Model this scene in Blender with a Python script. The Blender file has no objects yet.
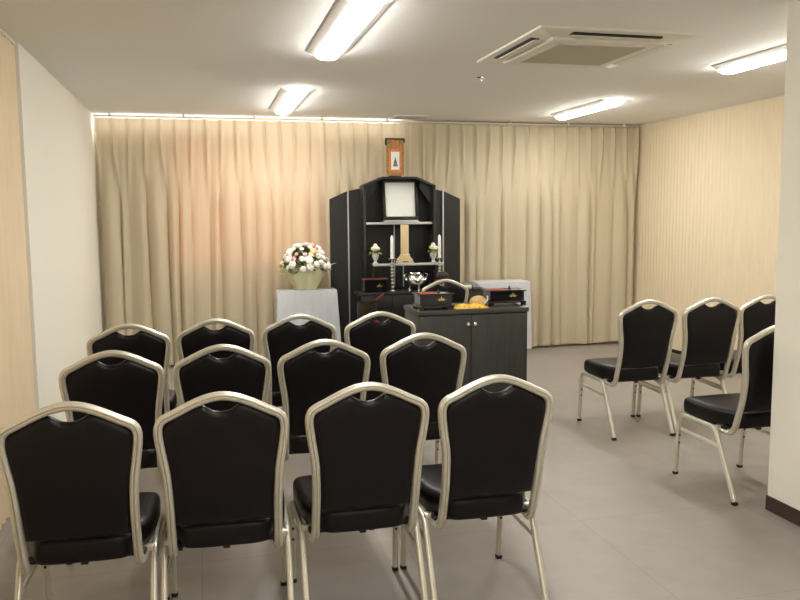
import bpy, bmesh, math, random
from mathutils import Vector, Matrix
random.seed(7)
S = bpy.context.scene
C = S.collection
PI = math.pi

# ------------------------------------------------------------------ materials
def new_mat(name):
    m = bpy.data.materials.new(name); m.use_nodes = True
    nt = m.node_tree
    return m, nt, nt.nodes['Principled BSDF']

def mat(name, col, rough=.5, metal=0., noise=0., nscale=20., stretch=(1, 1, 1), bump=0., bscale=None, spec=.5, coat=0., trans=0., ior=1.45):
    m, nt, b = new_mat(name)
    b.inputs['Base Color'].default_value = (*col, 1)
    b.inputs['Roughness'].default_value = rough
    b.inputs['Metallic'].default_value = metal
    b.inputs['Specular IOR Level'].default_value = spec
    b.inputs['Coat Weight'].default_value = coat
    b.inputs['Transmission Weight'].default_value = trans
    b.inputs['IOR'].default_value = ior
    if noise or bump:
        tc = nt.nodes.new('ShaderNodeTexCoord'); mp = nt.nodes.new('ShaderNodeMapping')
        mp.inputs['Scale'].default_value = stretch
        nt.links.new(tc.outputs['Object'], mp.inputs['Vector'])
        n = nt.nodes.new('ShaderNodeTexNoise'); n.inputs['Scale'].default_value = nscale
        n.inputs['Detail'].default_value = 5
        nt.links.new(mp.outputs[0], n.inputs['Vector'])
        if noise:
            r = nt.nodes.new('ShaderNodeMapRange')
            r.inputs['From Min'].default_value = .25; r.inputs['From Max'].default_value = .75
            r.inputs['To Min'].default_value = 1 - noise; r.inputs['To Max'].default_value = 1 + noise
            nt.links.new(n.outputs['Fac'], r.inputs['Value'])
            mx = nt.nodes.new('ShaderNodeVectorMath'); mx.operation = 'SCALE'
            mx.inputs[0].default_value = col
            nt.links.new(r.outputs[0], mx.inputs['Scale'])
            nt.links.new(mx.outputs[0], b.inputs['Base Color'])
        if bump:
            n2 = n
            if bscale:
                n2 = nt.nodes.new('ShaderNodeTexNoise'); n2.inputs['Scale'].default_value = bscale
                nt.links.new(mp.outputs[0], n2.inputs['Vector'])
            bp = nt.nodes.new('ShaderNodeBump'); bp.inputs['Strength'].default_value = bump
            bp.inputs['Distance'].default_value = .01
            nt.links.new(n2.outputs['Fac'], bp.inputs['Height'])
            nt.links.new(bp.outputs[0], b.inputs['Normal'])
    return m

def emit(name, col, strength):
    m = bpy.data.materials.new(name); m.use_nodes = True
    nt = m.node_tree; nt.nodes.clear()
    e = nt.nodes.new('ShaderNodeEmission'); o = nt.nodes.new('ShaderNodeOutputMaterial')
    e.inputs['Color'].default_value = (*col, 1); e.inputs['Strength'].default_value = strength
    nt.links.new(e.outputs[0], o.inputs['Surface'])
    return m

def lin(r, g, b):
    f = lambda c: (c / 255 / 12.92) if c / 255 <= .04045 else ((c / 255 + .055) / 1.055) ** 2.4
    return (f(r), f(g), f(b))

M = {}
M['ceiling'] = mat('ceiling paint', (.85, .845, .815), .9, bump=.15, nscale=140)
M['white_wall'] = mat('white wall paint', (.82, .795, .705), .85, bump=.1, nscale=120)
M['partition'] = mat('cream pleated vinyl', (.81, .67, .48), .75, noise=.05, nscale=30, stretch=(1, 1, .1))
M['partition_pale'] = mat('pale cream pleated vinyl', (.80, .675, .475), .75, noise=.05, nscale=30, stretch=(1, 1, .1))
M['baseboard'] = mat('dark brown baseboard', (.045, .03, .022), .5)
M['black'] = mat('matt black rubber', (.012, .012, .012), .6)
M['leather'] = mat('black brown leatherette', (.0060, .0042, .0052), .37, bump=.10, nscale=160, spec=.30)
M['champagne'] = mat('champagne painted metal', (.72, .69, .585), .36, metal=.62, spec=.5)
M['altar'] = mat('black altar woodgrain', (.021, .020, .019), .38, noise=.35, nscale=14, stretch=(6, 6, .35))
M['altar_in'] = mat('black altar interior board', (.012, .0115, .011), .45, noise=.3, nscale=14, stretch=(6, 6, .35))
M['cabinet'] = mat('charcoal woodgrain', (.034, .035, .030), .42, noise=.3, nscale=16, stretch=(6, 6, .3))
M['cabinet_top'] = mat('charcoal worktop', (.05, .05, .044), .4, noise=.15, nscale=30)
M['silver'] = mat('brushed silver edge', (.62, .62, .62), .35, metal=.8)
M['chrome'] = mat('chrome', (.85, .85, .86), .08, metal=1.)
M['lacquer'] = mat('black lacquer', (.006, .006, .007), .16, coat=.5)
M['red_lacquer'] = mat('red incense tray', (.38, .045, .03), .5)
M['brown_lacquer'] = mat('red brown lacquer', (.13, .035, .02), .3)
M['gold'] = mat('gold leaf', (.85, .66, .25), .3, metal=.9)
M['ash'] = mat('pale ash', (.35, .33, .30), .95, bump=.4, nscale=80)
M['tan'] = mat('tan woven cloth', (.66, .45, .20), .8, noise=.2, nscale=70)
M['paper_white'] = mat('blank white paper', (.86, .87, .83), .5)
M['black_frame'] = mat('black picture frame', (.010, .010, .011), .28)
M['pale_wood'] = mat('pale unpainted cypress', (.74, .58, .34), .55, noise=.1, nscale=12, stretch=(5, 5, .5))
M['candle'] = mat('white candle wax', (.86, .86, .82), .4)
M['wick'] = mat('wick', (.03, .03, .03), .9)
M['crystal'] = mat('silvered crystal', (.80, .80, .82), .05, metal=.85)
M['porcelain'] = mat('white grey porcelain', (.62, .63, .58), .2, coat=.4)
M['leaf'] = mat('green leaf', (.085, .17, .035), .5, noise=.35, nscale=40)
M['leaf_pale'] = mat('yellow green leaf', (.27, .36, .09), .5, noise=.3, nscale=40)
M['petal_white'] = mat('white petals', (.90, .86, .78), .7)
M['petal_pink'] = mat('pink petals', (.78, .47, .44), .7)
M['petal_yellow'] = mat('pale yellow petals', (.86, .80, .42), .7)
M['petal_peach'] = mat('peach petals', (.86, .62, .40), .7)
M['red_cloth'] = mat('red cushion cloth', (.30, .015, .03), .75)
M['bronze'] = mat('dark bronze', (.055, .042, .028), .32, metal=.7)
M['dark_wood'] = mat('dark brown wood', (.030, .020, .014), .45, noise=.3, nscale=16, stretch=(1, 1, 6))
M['grey_cloth'] = mat('grey cloth', (.16, .17, .18), .85, noise=.2, nscale=50)
M['cream_paper'] = mat('cream paper', (.72, .66, .45), .7)
M['lamp_metal'] = mat('white enamelled lamp housing', (.72, .71, .68), .45)
M['ac'] = mat('off white plastic', (.80, .77, .68), .5)
M['ac_grille'] = mat('beige grille', (.52, .49, .41), .6)
M['rail'] = mat('cream curtain rail', (.70, .65, .55), .5)
M['frame_alu'] = mat('aluminium window frame', (.55, .53, .50), .4, metal=.5)
M['lens'] = emit('fluorescent diffuser', (1.0, .98, .935), 11.0)
M['daylight'] = emit('daylit frosted glass', (1.0, .97, .92), 1.5)
M['orange_glass'] = emit('orange glowing window pane', (1.0, .40, .24), .40)  # pane glows orange, emission standing in for sun through the window

def satin():
    m = mat('white satin table cloth', (.56, .575, .60), .42, noise=.06, nscale=60, bump=.3, bscale=55)
    m.node_tree.nodes['Principled BSDF'].inputs['Sheen Weight'].default_value = .25
    return m
M['satin'] = satin()

def curtain_mat():
    m = bpy.data.materials.new('beige curtain fabric'); m.use_nodes = True
    nt = m.node_tree; b = nt.nodes['Principled BSDF']; o = nt.nodes['Material Output']
    col = (.635, .553, .390)
    tc = nt.nodes.new('ShaderNodeTexCoord')
    n = nt.nodes.new('ShaderNodeTexNoise'); n.inputs['Scale'].default_value = 260
    nt.links.new(tc.outputs['Object'], n.inputs['Vector'])
    bp = nt.nodes.new('ShaderNodeBump'); bp.inputs['Strength'].default_value = .12; bp.inputs['Distance'].default_value = .004
    nt.links.new(n.outputs['Fac'], bp.inputs['Height']); nt.links.new(bp.outputs[0], b.inputs['Normal'])
    b.inputs['Base Color'].default_value = (*col, 1); b.inputs['Roughness'].default_value = .7
    b.inputs['Sheen Weight'].default_value = .15
    t = nt.nodes.new('ShaderNodeBsdfTranslucent'); t.inputs['Color'].default_value = (.72, .58, .42, 1)
    mx = nt.nodes.new('ShaderNodeMixShader'); mx.inputs[0].default_value = .16
    nt.links.new(b.outputs[0], mx.inputs[1]); nt.links.new(t.outputs[0], mx.inputs[2])
    nt.links.new(mx.outputs[0], o.inputs['Surface'])
    return m
M['curtain'] = curtain_mat()

def floor_mat():
    m, nt, b = new_mat('taupe vinyl floor')
    tc = nt.nodes.new('ShaderNodeTexCoord')
    mp = nt.nodes.new('ShaderNodeMapping'); mp.inputs['Location'].default_value = (.04, .1, 0)
    nt.links.new(tc.outputs['Object'], mp.inputs['Vector'])
    br = nt.nodes.new('ShaderNodeTexBrick'); br.offset = 0; br.offset_frequency = 1
    br.inputs['Scale'].default_value = 1; br.inputs['Brick Width'].default_value = .9; br.inputs['Row Height'].default_value = .9
    br.inputs['Mortar Size'].default_value = .0022; br.inputs['Mortar Smooth'].default_value = .2
    br.inputs['Color1'].default_value = (.298, .268, .238, 1); br.inputs['Color2'].default_value = (.312, .281, .250, 1)
    br.inputs['Mortar'].default_value = (.235, .21, .185, 1)
    nt.links.new(mp.outputs[0], br.inputs['Vector'])
    n = nt.nodes.new('ShaderNodeTexNoise'); n.inputs['Scale'].default_value = 5; n.inputs['Detail'].default_value = 8; n.inputs['Roughness'].default_value = .65
    nt.links.new(tc.outputs['Object'], n.inputs['Vector'])
    r = nt.nodes.new('ShaderNodeMapRange'); r.inputs['From Min'].default_value = .3; r.inputs['From Max'].default_value = .7
    r.inputs['To Min'].default_value = .9; r.inputs['To Max'].default_value = 1.1
    nt.links.new(n.outputs['Fac'], r.inputs['Value'])
    sc = nt.nodes.new('ShaderNodeVectorMath'); sc.operation = 'SCALE'
    nt.links.new(br.outputs['Color'], sc.inputs[0]); nt.links.new(r.outputs[0], sc.inputs['Scale'])
    nt.links.new(sc.outputs[0], b.inputs['Base Color'])
    r2 = nt.nodes.new('ShaderNodeMapRange'); r2.inputs['To Min'].default_value = .34; r2.inputs['To Max'].default_value = .5
    nt.links.new(n.outputs['Fac'], r2.inputs['Value']); nt.links.new(r2.outputs[0], b.inputs['Roughness'])
    b.inputs['Specular IOR Level'].default_value = .45
    return m
M['floor'] = floor_mat()

def brocade(name, c1, c2, c3, scale):
    m, nt, b = new_mat(name)
    tc = nt.nodes.new('ShaderNodeTexCoord')
    v = nt.nodes.new('ShaderNodeTexVoronoi'); v.inputs['Scale'].default_value = scale
    nt.links.new(tc.outputs['Object'], v.inputs['Vector'])
    cr = nt.nodes.new('ShaderNodeValToRGB')
    cr.color_ramp.elements[0].color = (*c1, 1); cr.color_ramp.elements[1].color = (*c3, 1)
    e = cr.color_ramp.elements.new(.5); e.color = (*c2, 1)
    nt.links.new(v.outputs['Color'], cr.inputs['Fac']); nt.links.new(cr.outputs[0], b.inputs['Base Color'])
    b.inputs['Roughness'].default_value = .45
    return m
M['scroll_brocade'] = brocade('gold brown brocade', (.20, .10, .035), (.36, .20, .07), (.52, .34, .14), 90)
M['scroll_orange'] = brocade('orange brocade', (.62, .16, .03), (.70, .22, .05), (.75, .34, .10), 90)
M['yellow_brocade'] = brocade('yellow orange brocade', (.62, .20, .01), (.80, .46, .03), (.86, .62, .10), 45)

# ------------------------------------------------------------------ object helpers
def children_of(o): return list(o.children)

def obj(name, bm, material, parent=None, smooth=True, angle=40):
    me = bpy.data.meshes.new(name)
    bmesh.ops.recalc_face_normals(bm, faces=bm.faces[:])
    if smooth:
        lim = math.radians(angle)
        for f in bm.faces: f.smooth = True
        for e in bm.edges:
            if len(e.link_faces) == 2 and e.calc_face_angle(0) > lim: e.smooth = False
    bm.to_mesh(me); bm.free()
    mats = material if isinstance(material, (list, tuple)) else [material]
    for x in mats: me.materials.append(x)
    o = bpy.data.objects.new(name, me); C.objects.link(o)
    if parent is not None: o.parent = parent
    return o

def tag(o, label, cat, group=None):
    o['label'] = label; o['category'] = cat
    if group: o['group'] = group
    return o

def thing(name, label, cat, loc=(0, 0, 0), rotz=0., group=None):
    o = bpy.data.objects.new(name, None); C.objects.link(o)
    o.empty_display_size = .1
    o.location = loc; o.rotation_euler = (0, 0, rotz)
    return tag(o, label, cat, group)

def struct(name, bm, m, **k):
    o = obj(name, bm, m, **k); o['kind'] = 'structure'; return o

def copy_tree(o, parent=None):
    c = o.copy(); C.objects.link(c)
    if parent is not None: c.parent = parent
    for ch in children_of(o): copy_tree(ch, c)
    return c

def BM(): return bmesh.new()

def box(bm, x0, x1, y0, y1, z0, z1, bev=0., seg=2, mi=0):
    vs = [bm.verts.new((x, y, z)) for z in (z0, z1) for y in (y0, y1) for x in (x0, x1)]
    idx = [(0, 2, 3, 1), (4, 5, 7, 6), (0, 1, 5, 4), (2, 6, 7, 3), (0, 4, 6, 2), (1, 3, 7, 5)]
    fs = [bm.faces.new([vs[i] for i in q]) for q in idx]
    for f in fs: f.material_index = mi
    if bev:
        es = list({e for f in fs for e in f.edges})
        bmesh.ops.bevel(bm, geom=es, offset=bev, segments=seg, affect='EDGES', profile=.5)
    return bm

def prism(bm, pts, axis, a0, a1):
    """extrude a 2-D polygon along axis ('x': pts are (y,z), 'y': (x,z), 'z': (x,y))"""
    def P(p, a):
        return {'x': (a, p[0], p[1]), 'y': (p[0], a, p[1]), 'z': (p[0], p[1], a)}[axis]
    A = [bm.verts.new(P(p, a0)) for p in pts]; B = [bm.verts.new(P(p, a1)) for p in pts]
    n = len(pts)
    for i in range(n): bm.faces.new((A[i], A[(i + 1) % n], B[(i + 1) % n], B[i]))
    bm.faces.new(A[::-1]); bm.faces.new(B)
    return bm

def lathe(bm, prof, c=(0, 0, 0), n=24, caps=True):
    rings = []
    for r, z in prof:
        rings.append([bm.verts.new((c[0] + r * math.cos(2 * PI * i / n), c[1] + r * math.sin(2 * PI * i / n), c[2] + z)) for i in range(n)])
    for a, b in zip(rings, rings[1:]):
        for i in range(n): bm.faces.new((a[i], a[(i + 1) % n], b[(i + 1) % n], b[i]))
    if caps:
        bm.faces.new(rings[0][::-1]); bm.faces.new(rings[-1])
    return bm

def catmull(pts, n=6, closed=False):
    P = [Vector(p) for p in pts]; out = []; m = len(P)
    rng = range(m) if closed else range(m - 1)
    for i in rng:
        if closed: p0, p1, p2, p3 = P[i - 1], P[i], P[(i + 1) % m], P[(i + 2) % m]
        else: p0, p1, p2, p3 = P[max(i - 1, 0)], P[i], P[i + 1], P[min(i + 2, m - 1)]
        for k in range(n):
            t = k / n
            out.append(.5 * ((2 * p1) + (p2 - p0) * t + (2 * p0 - 5 * p1 + 4 * p2 - p3) * t * t + (3 * p1 - p0 - 3 * p2 + p3) * t ** 3))
    if not closed: out.append(P[-1].copy())
    return out

def sweep(bm, path, prof, ref, closed=False):
    """sweep a 2-D profile (across, along ref) down a path"""
    ref = Vector(ref); rings = []; m = len(path)
    for i, p in enumerate(path):
        a = path[i - 1] if (closed or i) else path[i]; b = path[(i + 1) % m] if (closed or i < m - 1) else path[i]
        T = (b - a).normalized(); B = T.cross(ref).normalized(); N = B.cross(T).normalized()
        rings.append([bm.verts.new(p + B * u + N * v) for u, v in prof])
    k = len(prof)
    for i in range(m if closed else m - 1):
        a, b = rings[i], rings[(i + 1) % m]
        for j in range(k): bm.faces.new((a[j], a[(j + 1) % k], b[(j + 1) % k], b[j]))
    if not closed:
        bm.faces.new(rings[0][::-1]); bm.faces.new(rings[-1])
    return bm

def round_prof(r, n=8): return [(r * math.cos(2 * PI * i / n), r * math.sin(2 * PI * i / n)) for i in range(n)]

def groove_prof(w, d, g=.0022):
    """squarish tube section with a groove down each face, half sizes w (across) and d (along ref)"""
    c = .28
    q = []
    for sx, sy in ((1, -1), (1, 1), (-1, 1), (-1, -1)):
        pass
    P = [(w, -d * .55), (w, -d * .12), (w - g, 0), (w, d * .12), (w, d * .55), (w * .6, d), (w * .14, d), (0, d - g), (-w * .14, d), (-w * .6, d),
         (-w, d * .55), (-w, d * .12), (-w + g, 0), (-w, -d * .12), (-w, -d * .55), (-w * .6, -d), (-w * .14, -d), (0, -d + g), (w * .14, -d), (w * .6, -d)]
    return P

def blob(bm, c, r, sub=2, sq=(1, 1, 1), jitter=0., mi=0):
    res = bmesh.ops.create_icosphere(bm, subdivisions=sub, radius=1)
    for v in res['verts']:
        k = 1 + random.uniform(-jitter, jitter)
        v.co = Vector((c[0] + v.co.x * r * sq[0] * k, c[1] + v.co.y * r * sq[1] * k, c[2] + v.co.z * r * sq[2] * k))
    for f in {f for v in res['verts'] for f in v.link_faces}: f.material_index = mi
    return bm

def leaf_shape(bm, base, d, length, width, up=(0, 0, 1), droop=.2):
    base = Vector(base); d = Vector(d).normalized(); s = d.cross(Vector(up))
    if s.length < .01: s = Vector((1, 0, 0))
    s.normalize(); u = s.cross(d)
    prev = None; n = 6; rows = []
    for i in range(n + 1):
        t = i / n; w = width * math.sin(PI * (t * .92 + .04)) ** .8 * .5
        c = base + d * (length * t) - Vector(up) * (droop * length * t * t)
        rows.append((bm.verts.new(c - s * w + u * .12 * w), bm.verts.new(c - u * .18 * w), bm.verts.new(c + s * w + u * .12 * w)))
    for a, b in zip(rows, rows[1:]):
        bm.faces.new((a[0], a[1], b[1], b[0])); bm.faces.new((a[1], a[2], b[2], b[1]))

# ------------------------------------------------------------------ room shell
XL, XR, YB, H = -.962, 4.864, 8.44, 2.4935
YF = -2.4                # wall behind the camera
XP, YP = 2.738, 3.385    # the wall corner on the right
struct('floor', box(BM(), -1.3, 5.2, YF - .1, YB + .15, -.1, 0), M['floor'], smooth=False)
struct('ceiling', box(BM(), -1.3, 5.2, YF - .1, YB + .15, H, H + .1), M['ceiling'], smooth=False)
struct('wall_left', box(BM(), -1.2, XL, 5.093, YB, 0, H), M['white_wall'], smooth=False)
b = BM(); box(b, -1.2, -1.05, YF, 5.093, 0, H); struct('wall_left_near', b, M['white_wall'], smooth=False)
struct('wall_front', box(BM(), -1.2, XP + .1, YF - .1, YF, 0, H), M['white_wall'], smooth=False)
struct('wall_right_near', box(BM(), XP, 5.0, YF, YP, 0, H), M['white_wall'], smooth=False)
struct('wall_right', box(BM(), XR + .045, 5.05, YP, YB, 0, H), M['white_wall'], smooth=False)
b = BM(); box(b, XP - .006, XP, YF, YP + .006, 0, .075); box(b, XP, XR + .04, YP, YP + .006, 0, .075)
struct('baseboard_right_near', b, M['baseboard'], smooth=False)
b = BM(); box(b, XR + .033, XR + .045, YP + .01, YB, 0, .07)
struct('baseboard_right', b, M['baseboard'], smooth=False)
# back wall with a long transom light above and a window behind the left curtain
b = BM()
W2 = (-.25, 1.27, .98, 2.26)      # window behind the curtain
W1 = (-.955, 2.1, 2.33, 2.485)    # transom
box(b, -1.2, W2[0], YB, YB + .12, 0, W1[2]); box(b, W2[1], 5.05, YB, YB + .12, 0, W1[2])
box(b, W2[0], W2[1], YB, YB + .12, 0, W2[2]); box(b, W2[0], W2[1], YB, YB + .12, W2[3], W1[2])
box(b, W1[1], 5.05, YB, YB + .12, W1[2], H); box(b, -1.2, W1[0], YB, YB + .12, W1[2], H); box(b, W1[0], W1[1], YB, YB + .12, W1[3], H)
struct('wall_back', b, M['white_wall'], smooth=False)
def window(name, w, pane_m, bars):
    x0, x1, z0, z1 = w
    fr = BM(); t = .018
    box(fr, x0, x1, YB + .0, YB + .06, z0, z0 + t); box(fr, x0, x1, YB + .0, YB + .06, z1 - t, z1)
    box(fr, x0, x0 + t, YB + .0, YB + .06, z0 + t, z1 - t); box(fr, x1 - t, x1, YB + .0, YB + .06, z0 + t, z1 - t)
    for k in range(1, bars):
        xx = x0 + (x1 - x0) * k / bars
        box(fr, xx - .012, xx + .012, YB + .0, YB + .06, z0 + t, z1 - t)
    f = struct(name, fr, M['frame_alu'], smooth=False)
    p = obj('window_pane', box(BM(), x0 + t, x1 - t, YB + .004, YB + .012, z0 + t, z1 - t), pane_m, f, smooth=False)
window('window_1', W1, M['daylight'], 3)
window('window_2', W2, M['orange_glass'], 2)

# ------------------------------------------------------------------ folding partitions (pleated)
def partition(name, label, x, y0, y1, z0, z1, pitch, amp, m):
    t = thing(name, label, 'folding partition', (x, y0, 0))
    n = int(round((y1 - y0) / (pitch / 2))); b = BM(); rows = []
    th = .012
    pts = []
    for i in range(n + 1):
        yy = (y1 - y0) * i / n; xx = (amp if i % 2 else -amp)
        pts.append((xx, yy))
    A = [[b.verts.new((px + s * th, py, z)) for (px, py) in pts] for s in (-.5, .5) for z in (z0, z1)]
    for i in range(n):
        for a, c in ((0, 1), (2, 3), (0, 2), (1, 3)):
            b.faces.new((A[a][i], A[a][i + 1], A[c][i + 1], A[c][i]))
    for i in (0, n): b.faces.new((A[0][i], A[1][i], A[3][i], A[2][i]))
    obj('pleated_panel', b, m, t, angle=10)
    r = BM(); box(r, -amp - .006, amp + .006, 0, y1 - y0, z1, H)
    obj('track', r, M['rail'], t, smooth=False)
    return t
partition('folding_partition', 'cream pleated folding partition along the left side wall nearest the viewer', -.998, YF + .02, 5.085, .012, H - .02, .085, .020, M['partition'])
partition('folding_partition', 'pale cream pleated partition behind the chairs on the right, reaching the curtain', XR, YP + .02, YB - .012, .05, H - .012, .060, .0016, M['partition_pale'])

# ------------------------------------------------------------------ curtains
def curtain(label, x0, x1, yc, seed, ztop=2.452, zbot=.03, group='beige pleated curtains on the back wall', shade=1.):
    rnd = random.Random(seed)
    t = thing('curtain', label, 'curtain', (x0, yc, 0), 0, group)
    W = x1 - x0; sp = .147; n = max(2, int(round(W / sp))); sp = W / n
    # pleat centres along the cloth, at the top regular, lower down wandering and pairing up
    lowc = []; amp = []; ph = []
    for k in range(n + 1):
        lowc.append((k + rnd.uniform(-.36, .36)) * sp); amp.append(rnd.choice((.25, .6, .8, 1., 1.2))); ph.append(rnd.uniform(0, 6.3))
    lowc[0] = 0; lowc[-1] = W
    per = 16; nz = 30; b = BM(); grid = []
    for j in range(nz + 1):
        h = 1 - (j / nz)                                  # 1 top .. 0 bottom
        hz = zbot + (ztop - zbot) * (1 - (1 - h) ** 1.0)
        low = min(1, max(0, (1 - h) * 2.6 - .1)); low = low * low * (3 - 2 * low)
        head = max(0, 1 - (ztop - hz) / .09)
        row = []
        for i in range(n * per + 1):
            k, f = divmod(i, per); f /= per
            if k == n: k, f = n - 1, 1.
            c0 = (k * sp) * (1 - low) + lowc[k] * low; c1 = ((k + 1) * sp) * (1 - low) + lowc[k + 1] * low
            u = c0 + (c1 - c0) * f
            d0 = min(f, 1 - f)
            # pinch: narrow forward ridge at each pleat; below: rounded tubes between sharp valleys
            pinch = math.exp(-(d0 / .12) ** 2)
            tube = abs(math.sin(PI * f)) ** .75
            a = amp[k] * (1 - f) + amp[k + 1] * f
            y_top = -.052 * pinch + .020 - .008 * math.sin(PI * f)
            y_low = -.070 * a * tube + .028 + .012 * (1 - abs(2 * f - 1)) * math.sin(ph[k] + hz * 2.1)
            yy = y_top * (1 - low) + y_low * low
            yy *= (1 - .55 * head)
            zz = hz
            if j == nz: zz = hz + .006 * math.sin(ph[k] + f * 3)
            lean = .012 * math.sin(ph[k] + 1.7 * hz) * low * min(1, max(0, min(u, W - u)) / .12)
            row.append(b.verts.new((u + lean, yy, zz)))
        grid.append(row)
    for a, c in zip(grid, grid[1:]):
        for i in range(len(a) - 1): b.faces.new((a[i], a[i + 1], c[i + 1], c[i]))
    o = obj('cloth', b, M['curtain'], t, angle=75)
    return t
YC = 8.315
curtain('wide beige curtain on the left with an orange sunlit patch, beside the white wall', -.925, 1.102, YC, 3)
curtain('beige curtain hanging behind the black altar and the hanging scroll', 1.102, 3.192, YC, 8)
curtain('beige curtain on the right reaching to the pleated partition corner', 3.192, 4.815, YC, 12)
b = BM(); box(b, -.955, XR - .025, YC - .012, YC + .012, 2.462, 2.4745, .003)
rail = obj('curtain_rail', b, M['rail']); tag(rail, 'thin cream curtain rail under the ceiling along the back wall', 'curtain rail')
for k in range(9):
    rb = BM(); box(rb, -.8 + k * .68 - .012, -.8 + k * .68 + .012, YC - .01, YC + .01, 2.4745, H)
    obj('rail_bracket', rb, M['rail'], rail, smooth=False)

# ------------------------------------------------------------------ ceiling lamps
def lamp(label, x, y0, y1):
    t = thing('ceiling_lamp', label, 'ceiling lamp', (x, (y0 + y1) / 2, H), 0, 'linear ceiling lamps')
    L = (y1 - y0) / 2
    b = BM(); prism(b, [(-.127, 0), (-.122, -.008), (-.074, -.026), (.074, -.026), (.122, -.008), (.127, 0)], 'y', -L, L)
    obj('housing', b, M['lamp_metal'], t, smooth=False)
    w, d = .070, .036
    sec = [(-w, -.012), (-w, -.026), (-w * .88, -.040), (-w * .55, -.050), (0, -.054), (w * .55, -.050), (w * .88, -.040), (w, -.026), (w, -.012)]
    b = BM(); rings = []
    for yy, s in ((-L - .012, .55), (-L - .008, .85), (-L + .006, 1), (L - .006, 1), (L + .008, .85), (L + .012, .55)):
        rings.append([b.verts.new((px * (.9 + .1 * s), yy, -.012 + (pz + .012) * s)) for px, pz in sec])
    for a, c in zip(rings, rings[1:]):
        for i in range(len(sec) - 1): b.faces.new((a[i], a[i + 1], c[i + 1], c[i]))
        b.faces.new((a[-1], a[0], c[0], c[-1]))
    b.faces.new(rings[0][::-1]); b.faces.new(rings[-1])
    obj('diffuser', b, M['lens'], t)
    return t
lamp('lit ceiling lamp nearest the viewer, running off the top edge of the photo', .78, 3.74, 4.99)
lamp('lit ceiling lamp on the left close to the curtain', .78, 6.44, 7.70)
lamp('lit ceiling lamp on the right close to the curtain, beyond the air conditioner', 3.56, 6.54, 7.62)
lamp('lit ceiling lamp on the right beside the white wall corner', 3.52, 3.83, 4.93)

lamp('unseen ceiling lamp added over the viewer to brighten the foreground', .78, 1.04, 2.29)  # added out of view, lifts the dark foreground
lamp('unseen ceiling lamp added behind the viewer to brighten the foreground', .78, -1.66, -.41)  # second added lamp out of view, also fills the foreground
# ------------------------------------------------------------------ air conditioner cassette
t = thing('air_conditioner', 'square white air conditioner cassette set in the ceiling', 'air conditioner', (2.25, 4.575, H))
b = BM(); R = .475
# panel: outer rim thin, sloping to the inner edge, four slot recesses
def ring_pts(r, z): return [(-r, -r * 1.08, z), (r, -r * 1.08, z), (r, r * 1.08, z), (-r, r * 1.08, z)]
rs = [ring_pts(.475, 0), ring_pts(.475, -.012), ring_pts(.455, -.016), ring_pts(.352, -.026), ring_pts(.352, -.006)]
V = [[b.verts.new(p) for p in r] for r in rs]
for a, c in zip(V, V[1:]):
    for i in range(4): b.faces.new((a[i], a[(i + 1) % 4], c[(i + 1) % 4], c[i]))
b.faces.new(V[0]); b.faces.new(V[-1])
obj('panel', b, M['ac'], t, smooth=False)
b = BM(); 
pg = [ring_pts(.345, -.007), ring_pts(.345, -.036), ring_pts(.335, -.041)]
V = [[b.verts.new(p) for p in r] for r in pg]
for a, c in zip(V, V[1:]):
    for i in range(4): b.faces.new((a[i], a[(i + 1) % 4], c[(i + 1) % 4], c[i]))
b.faces.new(V[0]); b.faces.new(V[-1][::-1])
obj('grille_frame', b, M['ac'], t, smooth=False)
b = BM()
for k in range(22):
    y = -.265 + k * .53 / 21
    box(b, -.265, .265, y - .008, y + .008, -.046, -.041)
box(b, -.275, -.265, -.28, .28, -.045, -.0412); box(b, .265, .275, -.28, .28, -.045, -.0412)
obj('grille', b, M['ac_grille'], t, smooth=False)
for nm, (x0, x1, y0, y1) in (('n', (-.27, .27, -.468, -.415)), ('f', (-.27, .27, .415, .468)), ('l', (-.438, -.388, -.29, .29)), ('r', (.388, .438, -.29, .29))):
    zt = -.0265 if nm in 'nl' else -.0225
    f = obj('air_slot', box(BM(), x0, x1, y0, y1, zt, -.0175), M['black'], t, smooth=False)
    b = BM()
    if nm in 'nl':      # open flaps
        if x1 - x0 > .3: prism(b, [(y0 + .014, -.030), (y1 - .004, -.0235), (y1 - .004, -.027), (y0 + .014, -.035)], 'x', x0 + .01, x1 - .01)
        else: prism(b, [(x0 + .014, -.030), (x1 - .004, -.0235), (x1 - .004, -.027), (x0 + .014, -.035)], 'y', y0 + .01, y1 - .01)
    else: box(b, x0 - .004, x1 + .004, y0 - .004, y1 + .004, -.0285, -.0225)
    obj('louver', b, M['ac'], f, smooth=False)
for sx in (-.16, .19):
    b = BM(); box(b, sx - .022, sx + .022, -.345, -.318, -.046, -.041, .002); obj('latch', b, M['paper_white'], t)

b = BM(); lathe(b, [(.032, 0), (.032, -.006), (.012, -.012), (.008, -.03), (.014, -.034), (.014, -.038)], (0, 0, 0), 16)
o = obj('sprinkler_head', b, M['chrome']); o.location = (2.005, 5.66, H); tag(o, 'tiny metal sprinkler head on the ceiling near the air conditioner', 'sprinkler')
t = thing('ceiling_vent', 'small pale slotted vent on the ceiling right above the curtain', 'vent', (2.09, 8.05, H))
b = BM(); box(b, -.17, .17, -.13, .13, -.012, 0); obj('vent_frame', b, M['lamp_metal'], t, smooth=False)
b = BM()
for k in range(9): box(b, -.15, .15, -.11 + k * .0275 - .004, -.11 + k * .0275 + .004, -.017, -.012)
obj('vent_slats', b, M['ac_grille'], t, smooth=False)

# ------------------------------------------------------------------ banquet chair
def back_y(z):
    pts = [(.34, .10), (.385, .066), (.45, .044), (.53, .018), (.61, 0), (.72, -.012), (.82, -.024), (.93, -.034)]
    if z <= pts[0][0]: return pts[0][1]
    for (z0, y0), (z1, y1) in zip(pts, pts[1:]):
        if z <= z1: return y0 + (y1 - y0) * (z - z0) / (z1 - z0)
    return pts[-1][1]

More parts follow.
